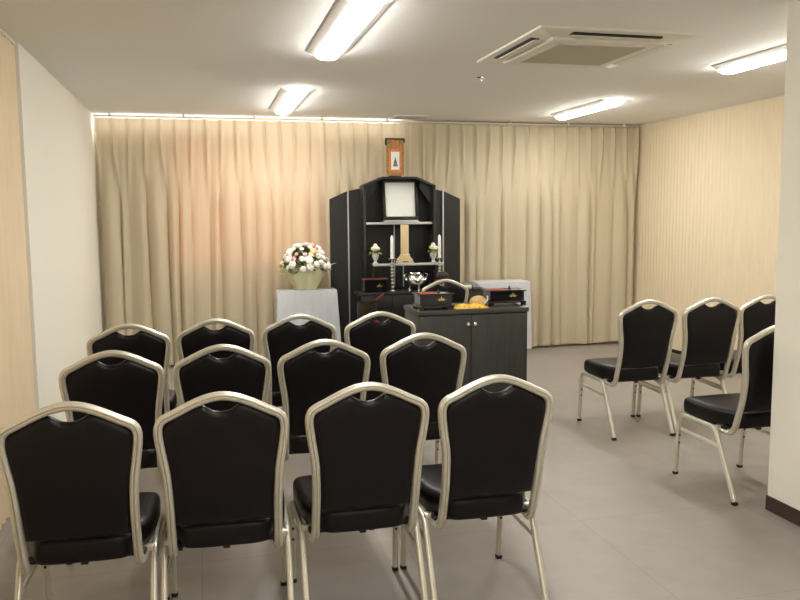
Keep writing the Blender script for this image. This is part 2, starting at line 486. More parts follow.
FRAME_R = [(x * .965, back_y(z) if z > .36 else y, z) for x, y, z in (
    (.190, .175, .350), (.185, .13, .347), (.182, .094, .354), (.181, .070, .382), (.181, .045, .45), (.1815, .014, .545), (.186, -.004, .65),
    (.1985, -.013, .735), (.2055, -.018, .79), (.2035, -.020, .822), (.189, -.021, .843), (.150, -.0225, .862), (.105, -.024, .884), (.060, -.0255, .902), (.025, -.026, .9105))]

def cushion_outline():
    pts = [(.164, .468), (.166, .56), (.173, .65), (.187, .735), (.193, .785), (.190, .815), (.178, .832), (.142, .853), (.102, .872), (.078, .882),
           (.060, .8825), (.045, .874), (.024, .863), (0, .860)]
    r = catmull([(x * .968, 0, z) for x, z in pts], 3)
    half = [(p.x, p.z) for p in r]
    left = [(-x, z) for x, z in half[:-1]][::-1]
    bot = [(x, .470 - .006 * (1 - (x / .15) ** 2)) for x in (-.1, -.05, 0, .05, .1)]
    return half + left + bot

def make_backrest():
    b = BM(); out = cushion_outline(); cx, cz = 0, .665
    n = len(out)
    def ring(s, off):
        r = []
        for x, z in out:
            xx, zz = cx + (x - cx) * s, cz + (z - cz) * s
            r.append(b.verts.new((xx, back_y(zz) + off, zz)))
        return r
    seq = [(.0001, -.013), (.35, -.0125), (.7, -.012), (.9, -.010), (.97, -.006), (1.0, .003), (1.0, .012), (.985, .024), (.95, .032), (.85, .039), (.55, .044), (.2, .045), (.0001, .045)]
    rings = [ring(s, o) for s, o in seq]
    for a, c in zip(rings, rings[1:]):
        for i in range(n): b.faces.new((a[i], a[(i + 1) % n], c[(i + 1) % n], c[i]))
    bmesh.ops.remove_doubles(b, verts=b.verts[:], dist=.0002)
    return b

def make_seat():
    b = BM()
    half = [(0, .058), (.07, .058), (.125, .064), (.148, .085), (.172, .14), (.200, .20), (.210, .28), (.214, .36), (.214, .43), (.207, .464), (.180, .481), (.09, .488), (0, .490)]
    h = catmull([(x, y, 0) for x, y in half], 3)
    pts = [(p.x, p.y) for p in h] + [(-p.x, p.y) for p in h[1:-1]][::-1]
    n = len(pts); cx, cy = 0, .27
    seq = [(.0001, .370), (.6, .370), (.93, .371), (.98, .376), (1.0, .388), (1.003, .418), (1.0, .434), (.985, .446), (.95, .455), (.85, .461), (.55, .466), (.0001, .468)]
    rings = [[b.verts.new((cx + (x - cx) * s, cy + (y - cy) * s, z)) for x, y in pts] for s, z in seq]
    for a, c in zip(rings, rings[1:]):
        for i in range(n): b.faces.new((a[i], a[(i + 1) % n], c[(i + 1) % n], c[i]))
    bmesh.ops.remove_doubles(b, verts=b.verts[:], dist=.0002)
    return b

def make_chair():
    t = thing('banquet_chair', '', 'chair')
    obj('seat', make_seat(), M['leather'], t, angle=60)
    obj('backrest', make_backrest(), M['leather'], t, angle=60)
    R = [Vector(p) for p in FRAME_R]
    full = R + [Vector((0, back_y(.9125), .9125))] + [Vector((-p.x, p.y, p.z)) for p in R[::-1]]
    path = catmull(full, 4)
    b = BM(); sweep(b, path, groove_prof(.0138, .0145, .0046), (0, -1, 0.05))
    obj('back_frame', b, M['champagne'], t, angle=50)
    for s in (-1, 1):
        x = s * .2125
        pr = groove_prof(.0120, .0105, .0022)
        path = [Vector(p) for p in ((x, .518, .016), (x, .506, .15), (x, .496, .280))] + catmull([(x, .4945, .300), (x, .490, .324), (x, .477, .345), (x, .453, .356), (x, .42, .359)], 3) + [Vector((x, .32, .359))]
        b = BM(); sweep(b, path, pr, (1, 0, 0))
        L = obj('leg', b, M['champagne'], t, angle=50)
        cp = BM(); box(cp, x - .0125, x + .0125, .505, .531, 0, .016, .003); obj('foot_cap', cp, M['black'], L)
        for zz in (.19, .235):
            yy = .518 - (zz - .016) * .085
            hb = BM(); box(hb, x - .0048, x + .0048, yy - .0150, yy + .0150, zz - .0048, zz + .0048, .001)
            obj('bolt', hb, M['black'], L, smooth=False)
        path = [Vector(p) for p in ((x, .001, .016), (x, .08, .175), (x, .148, .311))] + catmull([(x, .155, .325), (x, .166, .341), (x, .186, .354), (x, .215, .359), (x, .24, .359)], 3) + [Vector((x, .32, .359))]
        b = BM(); sweep(b, path, pr, (1, 0, 0))
        L = obj('leg', b, M['champagne'], t, angle=50)
        cp = BM(); box(cp, x - .0125, x + .0125, -.013, .015, 0, .016, .003); obj('foot_cap', cp, M['black'], L)
        b = BM(); sweep(b, [Vector((x * .97, .494, .272)), Vector((x * .97, .129, .263))], groove_prof(.009, .006, .001), (1, 0, 0))
        obj('side_rail', b, M['champagne'], t)
        # lug that joins back frame and leg frame
        b = BM(); box(b, min(s * .166, x), max(s * .166, x), .160, .190, .352, .372, .003); obj('bracket', b, M['champagne'], t)
    b = BM(); box(b, -.19, .19, .12, .45, .357, .371, .004); box(b, -.012, .012, .10, .125, .350, .375, .003)
    obj('seat_pan', b, M['black'], t)
    return t

G = 'black banquet chairs with champagne metal frames'
chairs = [
 ((-0.408, 2.580), 0.037, 'front row black banquet chair at far left, its frame cut by the photo edge'),
 ((0.048, 2.592), 0.037, 'second black banquet chair from the left in the row nearest the viewer'),
 ((0.529, 2.6), 0.009, 'third black banquet chair from the left in the row nearest the viewer'),
 ((0.989, 2.598), 0.012, 'right end black banquet chair of the row nearest the viewer, by open floor'),
 ((-0.381, 3.537), 0.006, 'black banquet chair at the left end of the middle row of the left block'),
 ((0.076, 3.562), 0.005, 'second black banquet chair from the left in the middle row of the left block'),
 ((0.528, 3.57), 0.009, 'third black banquet chair from the left in the middle row of the left block'),
 ((1.014, 3.629), 0.018, 'right end black banquet chair of the middle row, before the charcoal cabinet'),
 ((-0.384, 4.41), 0.004, 'black banquet chair at the left end of the farthest row, beside the white wall'),
 ((0.065, 4.478), 0, 'second black banquet chair from the left in the farthest row, before the curtain'),
 ((0.533, 4.536), 0, 'black banquet chair in the farthest row right in front of the flower table'),
 ((1.0, 4.512), 0, 'right end black banquet chair of the farthest row, before the altar table'),
 ((2.801, 4.599), 0.019, 'leftmost black banquet chair of the right block, seen whole on the open floor'),
 ((3.262, 4.585), 0.03, 'middle black banquet chair of the rear right row, before the pleated partition'),
 ((3.715, 4.62), 0.04, 'rightmost black banquet chair of the rear right row, partly behind the nearer chair'),
 ((2.8, 3.385), -0.005, 'black banquet chair nearest on the right, half hidden by the white wall corner'),
 ((2.05, 6.616), 0.02, 'black banquet chair behind the charcoal cabinet, its arched top above the incense boxes'),
]
proto = make_chair()
for i, ((x, y), a, lab) in enumerate(chairs):
    c = proto if i == 0 else copy_tree(proto)
    c.location = (x, y, 0); c.rotation_euler = (0, 0, -a)
    tag(c, lab, 'chair', G)

# ------------------------------------------------------------------ charcoal cabinet with the incense boxes
cx0, cx1, cy, ct = 1.425, 2.238, 5.257, .85
t = thing('cabinet', 'charcoal woodgrain cabinet with two doors carrying black incense boxes', 'cabinet', ((cx0 + cx1) / 2, cy, 0))
w = (cx1 - cx0) / 2; D = .42
b = BM(); box(b, -w + .008, w - .008, .022, D - .01, .06, ct - .034, .002); box(b, -w + .03, w - .03, .05, D - .03, 0, .06)
obj('body', b, M['cabinet'], t)
b = BM(); box(b, -w, w, 0, D, ct - .034, ct, .005); obj('worktop', b, M['cabinet_top'], t)
mid = -.025
for s, (x0, x1) in ((-1, (-w + .012, mid - .002)), (1, (mid + .002, w - .012))):
    b = BM(); box(b, x0, x1, .004, .021, .07, ct - .040, .002); d = obj('door', b, M['cabinet'], t)
    kx = mid + s * .026
    b = BM(); lathe(b, [(.006, 0), (.006, .008), (.012, .012), (.013, .018), (.009, .023)], (0, 0, 0), 16)
    bmesh.ops.rotate(b, verts=b.verts[:], cent=(0, 0, 0), matrix=Matrix.Rotation(PI / 2, 3, 'X'))
    bmesh.ops.translate(b, verts=b.verts[:], vec=(kx, .004, .748))
    obj('knob', b, M['chrome'], d)

def crest(bm, x, y, z, s):
    """small flowering spray laid on a front face (facing -y)"""
    for ang, L, wd in ((90, .9, .32), (35, .8, .25), (145, .8, .25), (5, 1.1, .2), (175, 1.1, .2), (-15, .7, .2), (195, .7, .2)):
        a = math.radians(ang); d = Vector((math.cos(a), 0, math.sin(a))); n = Vector((-d.z, 0, d.x))
        p = Vector((x, y, z))
        pts = [p, p + d * L * s * .5 + n * wd * s * .5, p + d * L * s, p + d * L * s * .5 - n * wd * s * .5]
        A = [bm.verts.new(q) for q in pts]; B = [bm.verts.new(q + Vector((0, -.002, 0))) for q in pts]
        bm.faces.new(B)
        for i in range(4): bm.faces.new((A[i], A[(i + 1) % 4], B[(i + 1) % 4], B[i]))

def incense_box(label, x, y, z, w, h, d, red=True, stand=True, rim=None, group='black lacquer incense boxes'):
    t = thing('incense_box', label, 'incense box', (x, y, z), 0, group)
    z0 = 0
    if stand:
        b = BM(); box(b, -w / 2 - .014, w / 2 + .014, -.014, d + .014, .020, .034, .003)
        for sx in (-1, 1):
            for y0 in (-.010, d - .012):
                xx = sx * (w / 2 - .006)
                prism(b, [(xx - .022, 0), (xx + .022, 0), (xx + .014, .010), (xx + .020, .020), (xx - .020, .020), (xx - .014, .010)], 'y', y0, y0 + .02)
        obj('stand', b, M['lacquer'], t); z0 = .034
    b = BM(); wl = .010
    box(b, -w / 2, w / 2, 0, d, z0, z0 + wl)
    box(b, -w / 2, w / 2, 0, wl, z0 + wl, h); box(b, -w / 2, w / 2, d - wl, d, z0 + wl, h)
    box(b, -w / 2, -w / 2 + wl, wl, d - wl, z0 + wl, h); box(b, w / 2 - wl, w / 2, wl, d - wl, z0 + wl, h)
    box(b, .02, .03, wl, d - wl, z0 + wl, h)
    obj('box', b, M['lacquer'], t, smooth=False)
    b = BM(); f = .014
    box(b, -w / 2 - f, w / 2 + f, -f, wl, h, h + .010, .002); box(b, -w / 2 - f, w / 2 + f, d - wl, d + f, h, h + .010, .002)
    box(b, -w / 2 - f, -w / 2 + wl, wl, d - wl, h, h + .010); box(b, w / 2 - wl, w / 2 + f, wl, d - wl, h, h + .010)
    obj('rim', b, rim or M['lacquer'], t)
    if red:
        b = BM(); box(b, -w / 2 + wl, .018, wl, d - wl, h - .02, h + .0105, .003); obj('red_tray', b, M['red_lacquer'], t)
        b = BM(); box(b, .032, w / 2 - wl, wl, d - wl, h - .03, h + .006, .003); obj('ash_tray', b, M['ash'], t)
        b = BM(); lathe(b, [(.012, 0), (.012, .006), (.005, .012), (.006, .022), (.002, .028)], (w * .17, d * .5, h + .006), 12); obj('knob', b, M['lacquer'], t)
    b = BM(); crest(b, w * .17, 0, z0 + (h - z0) * .48, .032); obj('gold_emblem', b, M['gold'], t, smooth=False)
    return t
incense_box('black lacquer incense box with red tray on the left of the charcoal cabinet', 1.560, 5.285, ct, .228, .103, .15)
incense_box('black lacquer incense box on a footed stand at the right end of the charcoal cabinet', 2.122, 5.385, ct, .258, .103, .15)

# crumpled yellow brocade cloth and a tan round pouch
b = BM(); rnd = random.Random(5); nx, ny = 26, 9; g = []
for top in (1, 0):
    rows = []
    for j in range(ny + 1):
        r = []
        for i in range(nx + 1):
            u, v = i / nx, j / ny
            e = min(1, min(u, 1 - u) * 9, min(v, 1 - v) * 5)
            hgt = .003 + e * (.016 + .010 * math.sin(u * 19 + v * 4) + .006 * math.sin(u * 37 + 3 * v)) if top else 0
            r.append(b.verts.new((-.11 + .25 * u + .004 * math.sin(v * 9), -.03 + .10 * v + .006 * math.sin(u * 14), max(hgt, 0 if not top else .003))))
        rows.append(r)
    g.append(rows)
    for a, c in zip(rows, rows[1:]):
        for i in range(nx): b.faces.new((a[i], a[i + 1], c[i + 1], c[i]))
T, Bt = g
edge = lambda R: R[0] + [r[-1] for r in R[1:]] + R[-1][-2::-1] + [r[0] for r in R[-2:0:-1]]
ea, eb = edge(T), edge(Bt)
for i in range(len(ea)): b.faces.new((ea[i], ea[(i + 1) % len(ea)], eb[(i + 1) % len(ea)], eb[i]))
o = obj('brocade_cloth', b, M['yellow_brocade']); o.location = (1.800, 5.32, ct); o.scale = (1.08, 1, 1)
tag(o, 'crumpled yellow and orange brocade cloth lying between the two incense boxes', 'cloth')
t = thing('drawstring_pouch', 'rounded tan cloth pouch leaning beside the right incense box', 'pouch', (1.918, 5.43, ct))
b = BM(); nn = 24; rings = []
prof = [(.004, 0), (.048, .0), (.060, .014), (.062, .034), (.052, .056), (.034, .068), (.012, .074), (.001, .075)]
for r, z in prof:
    rings.append([b.verts.new((r * math.cos(2 * PI * k / nn) * (1 + .05 * math.sin(k * 1.9)), .55 * r * math.sin(2 * PI * k / nn), z)) for k in range(nn)])
for a, c in zip(rings, rings[1:]):
    for i in range(nn): b.faces.new((a[i], a[(i + 1) % nn], c[(i + 1) % nn], c[i]))
b.faces.new(rings[0][::-1]); b.faces.new(rings[-1])
obj('pouch_body', b, M['tan'], t, angle=70)
b = BM(); sweep(b, catmull([(.030 + .034 * math.sin(.35 * k), -.020 - .004 * (k % 2), .010 + .0105 * k) for k in range(7)], 3), round_prof(.006, 8), (0, 1, 0))
obj('white_frill', b, M['petal_white'], t)

# ------------------------------------------------------------------ altar
ax, ay = 1.965, 7.93
t = thing('buddhist_altar', 'tall black altar with chamfered top and side wings standing before the curtain', 'altar', (ax, ay, 0))
hw = .375; dz = .20
# centre unit
b = BM()
out = [(-hw, 0), (hw, 0), (hw, 1.80), (.175, 1.885), (-.175, 1.885), (-hw, 1.80)]
prism(b, out, 'y', dz - .018, dz); obj('back_board', b, M['altar_in'], t, smooth=False)
for s in (-1, 1):
    b = BM(); box(b, min(s * hw, s * (hw - .024)), max(s * hw, s * (hw - .024)), 0, dz - .018, 0, 1.80, .002); obj('side_board', b, M['altar'], t)
    b = BM()
    pts = [(s * hw, 1.80), (s * .175, 1.885), (s * .175, 1.860), (s * (hw - .024), 1.781), (s * (hw - .024), 1.80)]
    prism(b, [(s * hw, 1.80), (s * .175, 1.885), (s * .170, 1.862), (s * (hw - .004), 1.778)], 'y', 0, dz - .018)
    obj('chamfer_board', b, M['altar'], t, smooth=False)
    # solid corner gusset at the front
    b = BM(); prism(b, [(s * (hw - .024), 1.785), (s * .225, 1.848), (s * .225, 1.775), (s * (hw - .024), 1.60)], 'y', .075, .095)
    obj('corner_gusset', b, M['altar'], t, smooth=False)
b = BM(); box(b, -.175, .175, 0, dz - .018, 1.862, 1.885, .002); obj('top_board', b, M['altar'], t)
sh = obj('shelf', box(BM(), -hw + .026, hw - .026, .03, dz - .02, 1.408, 1.428), M['altar'], t, smooth=False)
obj('shelf_edge', box(BM(), -hw + .026, hw - .026, .024, .031, 1.406, 1.430, .001), M['silver'], sh)
for xx in (-.020, .075):
    obj('trim_strip', box(BM(), xx - .006, xx + .006, dz - .022, dz - .0175, .76, 1.406), M['silver'], t, smooth=False)
# wings
for s in (-1, 1):
    b = BM(); prism(b, [(s * .505, 0), (s * .69, 0), (s * .69, 1.665), (s * .505, 1.748)], 'y', .165, .195); wp = obj('wing_panel', b, M['altar'], t, smooth=False)
    b = BM(); prism(b, [(s * .496, 0), (s * .510, 0), (s * .510, 1.749), (s * .496, 1.752)], 'y', .158, .197); obj('edge_strip', b, M['silver'], wp, smooth=False)
    b = BM(); prism(b, [(s * hw, 0), (s * .496, 0), (s * .496, 1.748), (s * hw, 1.772)], 'y', .180, .198); obj('inner_wing_panel', b, M['altar'], t, smooth=False)

# portrait frame on the shelf
t = thing('photo_frame', 'black photo frame with blank white sheet on the upper altar shelf', 'picture frame', (1.986, 8.02, 1.428))
tilt = Matrix.Rotation(math.radians(-7), 3, 'X')
W_, H_, bw = .184, .415, .034
def tilted(b, dy=0.):
    bmesh.ops.rotate(b, verts=b.verts[:], cent=(0, 0, 0), matrix=tilt); bmesh.ops.translate(b, verts=b.verts[:], vec=(0, -.02 + dy, .022)); return b
b = BM()
box(b, -W_, W_, -.03, .0, 0, bw, .004); box(b, -W_, W_, -.03, 0, H_ - bw, H_, .004)
box(b, -W_, -W_ + bw * .85, -.03, 0, bw - .004, H_ - bw + .004, .004); box(b, W_ - bw * .85, W_, -.03, 0, bw - .004, H_ - bw + .004, .004)
obj('frame', tilted(b), M['black_frame'], t)
b = BM(); box(b, -W_ + .02, W_ - .02, -.012, -.004, .02, H_ - .02); obj('white_sheet', tilted(b), M['paper_white'], t, smooth=False)
b = BM(); box(b, -.19, .19, -.075, .03, 0, .010, .002); box(b, -.175, .175, -.06, .02, .010, .022, .002); obj('base', b, M['silver'], t)

# hanging scroll icon on a black stand on the altar top
t = thing('hanging_scroll', 'small orange and gold scroll with a seated figure on top of the altar', 'scroll', (1.932, 7.99, 1.885))
sw = .095
b = BM(); box(b, -sw, sw, -.006, .002, .012, .392); obj('gold_mounting', b, M['scroll_brocade'], t, smooth=False)
b = BM(); box(b, -.068, .068, -.009, -.006, .045, .385); obj('orange_mounting', b, M['scroll_orange'], t, smooth=False)
for x0, x1 in ((-.068, -.028), (-.012, .012), (.028, .068)): obj('brocade_band', box(BM(), x0, x1, -.012, -.009, .295, .385), M['scroll_brocade'], t, smooth=False)
b = BM(); box(b, -.044, .044, -.012, -.009, .075, .265); pan = obj('picture_panel', b, M['paper_white'], t, smooth=False)
b = BM()
fig = [(-.026, .11), (.026, .11), (.024, .126), (.015, .138), (.018, .152), (.013, .170), (.007, .178), (.008, .188), (.004, .200), (0, .212), (-.004, .200), (-.008, .188), (-.007, .178), (-.013, .170), (-.018, .152), (-.015, .138), (-.024, .126)]
prism(b, fig, 'y', -.0145, -.012); obj('seated_figure', b, M['grey_cloth'], pan, smooth=False)
b = BM(); box(b, -.105, .105, -.012, .012, .392, .408, .003); obj('top_bar', b, M['black'], t)
obj('side_ribbon', box(BM(), -.106, -.090, -.010, .010, .335, .392, .002), M['black'], t); obj('side_ribbon', box(BM(), .092, .106, -.010, .010, .36, .392, .002), M['black'], t)
t.scale = (.96, 1, .94)

b = BM(); box(b, -.01, .01, .003, .016, 0, .392); box(b, -.06, .06, -.012, .055, 0, .012, .002); obj('stand', b, M['black'], t)

# altar table
t = thing('altar_table', 'black altar table with drawers in front of the altar', 'table', (1.965, 7.665, 0))
b = BM(); box(b, -.46, .46, .02, .25, .05, .722, .002); box(b, -.43, .43, .04, .23, 0, .05); obj('body', b, M['altar'], t)
b = BM(); box(b, -.485, .485, 0, .256, .722, .748, .003); obj('table_top', b, M['altar'], t)
for k in range(3):
    b = BM(); x0 = -.45 + k * .302; box(b, x0, x0 + .296, .006, .021, .52, .712, .002); d = obj('drawer', b, M['altar_in'], t)
    b = BM(); box(b, x0 + .12, x0 + .176, -.006, .006, .612, .622, .002); obj('handle', b, M['bronze'], d)

# riser shelf on the altar table
t = thing('riser_shelf', 'thin black riser shelf with silver front edge standing on the altar table', 'shelf', (2.015, 7.80, .748))
obj('shelf_board', box(BM(), -.368, .368, 0, .115, .252, .272), M['altar'], t, smooth=False)
obj('shelf_edge', box(BM(), -.368, .368, -.007, 0, .250, .274, .001), M['silver'], t)
for x in (-.36, .348):
    obj('leg', box(BM(), x, x + .012, .01, .105, 0, .252), M['dark_wood'], t, smooth=False)
RZ = .748 + .272
# memorial tablet
t = thing('memorial_tablet', 'tall pale wooden memorial tablet on the riser shelf under the photo frame', 'tablet', (1.992, 7.86, RZ))
b = BM()
prism(b, [(-.085, 0), (.085, 0), (.085, .016), (.072, .024), (.078, .030), (.07, .045), (.052, .060), (.047, .072), (-.047, .072), (-.052, .060), (-.07, .045), (-.078, .030), (-.072, .024), (-.085, .016)], 'y', -.035, .035)
obj('stepped_base', b, M['pale_wood'], t, smooth=False)
b = BM(); box(b, -.030, .030, -.037, -.034, .012, .020); obj('base_slot', b, M['dark_wood'], t, smooth=False)
b = BM(); box(b, -.049, .049, -.016, .010, .072, .092, .003); box(b, -.040, .040, -.014, .010, .092, .386, .003); obj('tablet_board', b, M['pale_wood'], t)

# flower vases
def vase(label, x, y):
    t = thing('flower_vase', label, 'vase', (x, y, RZ), 0, 'porcelain vases on the riser shelf')
    b = BM(); lathe(b, [(.026, 0), (.027, .006), (.015, .018), (.014, .030), (.028, .052), (.036, .080), (.034, .100), (.037, .112), (.031, .112), (.028, .098)], n=20); obj('vase_body', b, M['porcelain'], t)
    b = BM(); rnd = random.Random(x)
    for k in range(15):
        a = rnd.uniform(0, 6.28); leaf_shape(b, (.01 * math.cos(a), .01 * math.sin(a), .108), (math.cos(a), math.sin(a) * .8, rnd.uniform(.1, .9)), rnd.uniform(.05, .085), .032, droop=.5)
    obj('leaves', b, M['leaf_pale'], t)['kind'] = 'stuff'
    for (dx, dy, dz_, r, mm) in ((0, 0, .178, .024, 'petal_white'), (-.024, -.012, .152, .022, 'petal_yellow'), (.026, -.01, .150, .021, 'petal_yellow'), (.002, -.024, .150, .02, 'petal_white'), (.012, .016, .165, .02, 'petal_white')):
        b = BM(); blob(b, (dx, dy, dz_), r, 2, jitter=.09); obj('flower', b, M[mm], t)
    return t
vase('small porcelain vase of pale flowers at the left end of the riser shelf', 1.690, 7.862)
vase('small porcelain vase of pale flowers behind the right candle', 2.292, 7.862)

# crystal candlesticks
def candlestick(label, x, y):
    t = thing('candlestick', label, 'candlestick', (x, y, .748), 0, 'beaded crystal candlesticks')
    b = BM(); lathe(b, [(.036, 0), (.038, .006), (.03, .016), (.012, .024)], n=20); obj('base', b, M['crystal'], t)
    zz = .024
    for k in range(8):
        r = .0212 - .0006 * k; b = BM(); blob(b, (0, 0, zz + r * .9), r, 2, sq=(1, 1, .95)); obj('bead', b, M['crystal'], t, smooth=False); zz += r * 1.78
    b = BM(); lathe(b, [(.006, zz - .004), (.008, zz + .012), (.030, zz + .022), (.040, zz + .030), (.040, zz + .034), (.016, zz + .034)], n=20); obj('cup', b, M['crystal'], t)
    top = zz + .034
    b = BM(); lathe(b, [(.0165, top), (.0165, top + .03), (.0150, top + .205), (.007, top + .222), (.002, top + .228)], n=16); cn = obj('candle', b, M['candle'], t)
    b = BM(); lathe(b, [(.0015, top + .226), (.0012, top + .238)], n=8); obj('wick', b, M['wick'], cn)
    return t
candlestick('beaded crystal candlestick with white candle left of the memorial tablet', 1.831, 7.735)
candlestick('beaded crystal candlestick with white candle before the right vase', 2.320, 7.735)

# chrome incense bowl
t = thing('incense_bowl', 'shiny silver bowl on small legs in the middle of the altar table', 'bowl', (2.075, 7.745, .748))
b = BM(); lathe(b, [(.03, .052), (.066, .058), (.090, .078), (.100, .108), (.096, .136), (.084, .152), (.086, .164), (.096, .176), (.088, .176), (.078, .160), (.084, .115), (.05, .075), (.01, .068)], n=32); obj('bowl_body', b, M['chrome'], t)
for k in range(8):
    a = 2 * PI * k / 8; b = BM(); blob(b, (.094 * math.cos(a), .094 * math.sin(a), .112), .021, 2, sq=(1, 1, .9)); obj('lobe', b, M['chrome'], t)
for k in range(3):
    a = -PI / 2 + 2 * PI * k / 3 + .25; px, py = .062 * math.cos(a), .062 * math.sin(a)
    b = BM(); lathe(b, [(.013, 0), (.011, .012), (.009, .04), (.018, .066)], (px, py, 0), 12); obj('leg', b, M['chrome'], t)
for s in (-1, 1):
    b = BM(); sweep(b, catmull([(s * .096, 0, .13), (s * .116, 0, .138), (s * .118, 0, .158), (s * .096, 0, .17)], 4), round_prof(.006), (0, 1, 0)); obj('handle', b, M['chrome'], t)

incense_box('black lacquer box with brown red rim at the left end of the altar table', 1.652, 7.685, .748, .225, .125, .10, red=False, stand=False, rim=M['brown_lacquer'])

# wooden drum on a red cushion (right side of the altar table)
t = thing('wooden_drum', 'dark round wooden drum on a red cushion at the right of the altar table', 'drum', (2.335, 7.69, .748))
b = BM(); box(b, -.085, .085, -.02, .02, .075, .09, .003)
for sx in (-.075, .075): box(b, sx - .008, sx + .008, -.018, .018, 0, .075)
obj('stand', b, M['lacquer'], t)
b = BM(); lathe(b, [(.05, .09), (.070, .092), (.078, .099), (.070, .107), (.05, .110)], n=24)
for v in b.verts: v.co.y *= .22
obj('cushion', b, M['red_cloth'], t)
b = BM(); blob(b, (0, 0, .146), .062, 3, sq=(1.1, .42, .72)); obj('drum_body', b, M['dark_wood'], t)

# bell bowl on a stand with red cushion and mallet
t = thing('bell_bowl', 'dark bronze bell bowl with red cushion in front of the altar table', 'bell', (1.527, 7.50, 0))
b = BM(); lathe(b, [(.11, 0), (.11, .02), (.03, .05), (.03, .40), (.10, .43), (.115, .44), (.115, .455)], n=24); obj('stand', b, M['dark_wood'], t)
b = BM(); lathe(b, [(.06, .455), (.105, .46), (.118, .478), (.105, .497), (.05, .505)], n=24); obj('cushion', b, M['red_cloth'], t)
b = BM(); lathe(b, [(.03, .503), (.075, .510), (.098, .545), (.102, .60), (.098, .675), (.104, .682), (.097, .682), (.090, .60), (.06, .525), (.01, .515)], n=32); obj('bowl', b, M['bronze'], t)
m = thing('bell_mallet', 'red wrapped bell mallet resting across the bell bowl', 'mallet', (1.575, 7.44, .682))
b = BM(); sweep(b, [Vector((0, 0.02, .006)), Vector((.035, .0, .022))], round_prof(.005), (0, 1, 0)); obj('handle', b, M['dark_wood'], m)
b = BM(); path = [Vector((.03, .002, .02)), Vector((.045, 0, .034)), Vector((.075, -.004, .058)), Vector((.098, -.006, .072))]
sweep(b, path, round_prof(.009, 10), (0, 1, 0)); obj('striker', b, M['red_cloth'], m)

# dark desk beside the facing chair
t = thing('sutra_desk', 'narrow dark brown wooden desk in front of the right white table', 'desk', (2.437, 7.0, 0))
b = BM(); box(b, -.095, .095, 0, .26, .05, .80, .003); box(b, -.085, .085, .01, .25, 0, .05); obj('body', b, M['dark_wood'], t)
b = BM(); box(b, -.105, .105, -.012, .272, .80, .822, .003); obj('desk_top', b, M['dark_wood'], t)
b = BM(); nx, ny = 10, 10; g = []
for top in (1, 0):
    rows = [[b.verts.new((-.085 + .17 * i / nx, .02 + .2 * j / ny, (.030 + .012 * math.sin(i * 1.1 + j * .7) + .012 * (1 - i / nx)) * min(1, .35 + min(i, nx - i, j, ny - j) * .5) if top else 0)) for i in range(nx + 1)] for j in range(ny + 1)]
    g.append(rows)
    for a, c in zip(rows, rows[1:]):
        for i in range(nx): b.faces.new((a[i], a[i + 1], c[i + 1], c[i]))
ea, eb = edge(g[0]), edge(g[1])
for i in range(len(ea)): b.faces.new((ea[i], ea[(i + 1) % len(ea)], eb[(i + 1) % len(ea)], eb[i]))
o = obj('folded_cloth', b, M['grey_cloth']); o.location = (2.437, 7.0, .822); tag(o, 'folded grey cloth on top of the narrow dark desk', 'cloth')
t = thing('paper_roll', 'cream paper roll with black end on the narrow dark desk', 'paper roll', (2.392, 6.988, .822))
b = BM(); sweep(b, [Vector((-.05, 0.012, .017)), Vector((.012, 0.012, .017))], round_prof(.017, 14), (0, 0, 1)); obj('roll', b, M['cream_paper'], t)
b = BM(); sweep(b, [Vector((.012, .012, .017)), Vector((.024, .012, .017))], round_prof(.0175, 14), (0, 0, 1)); obj('end_cap', b, M['black'], t)

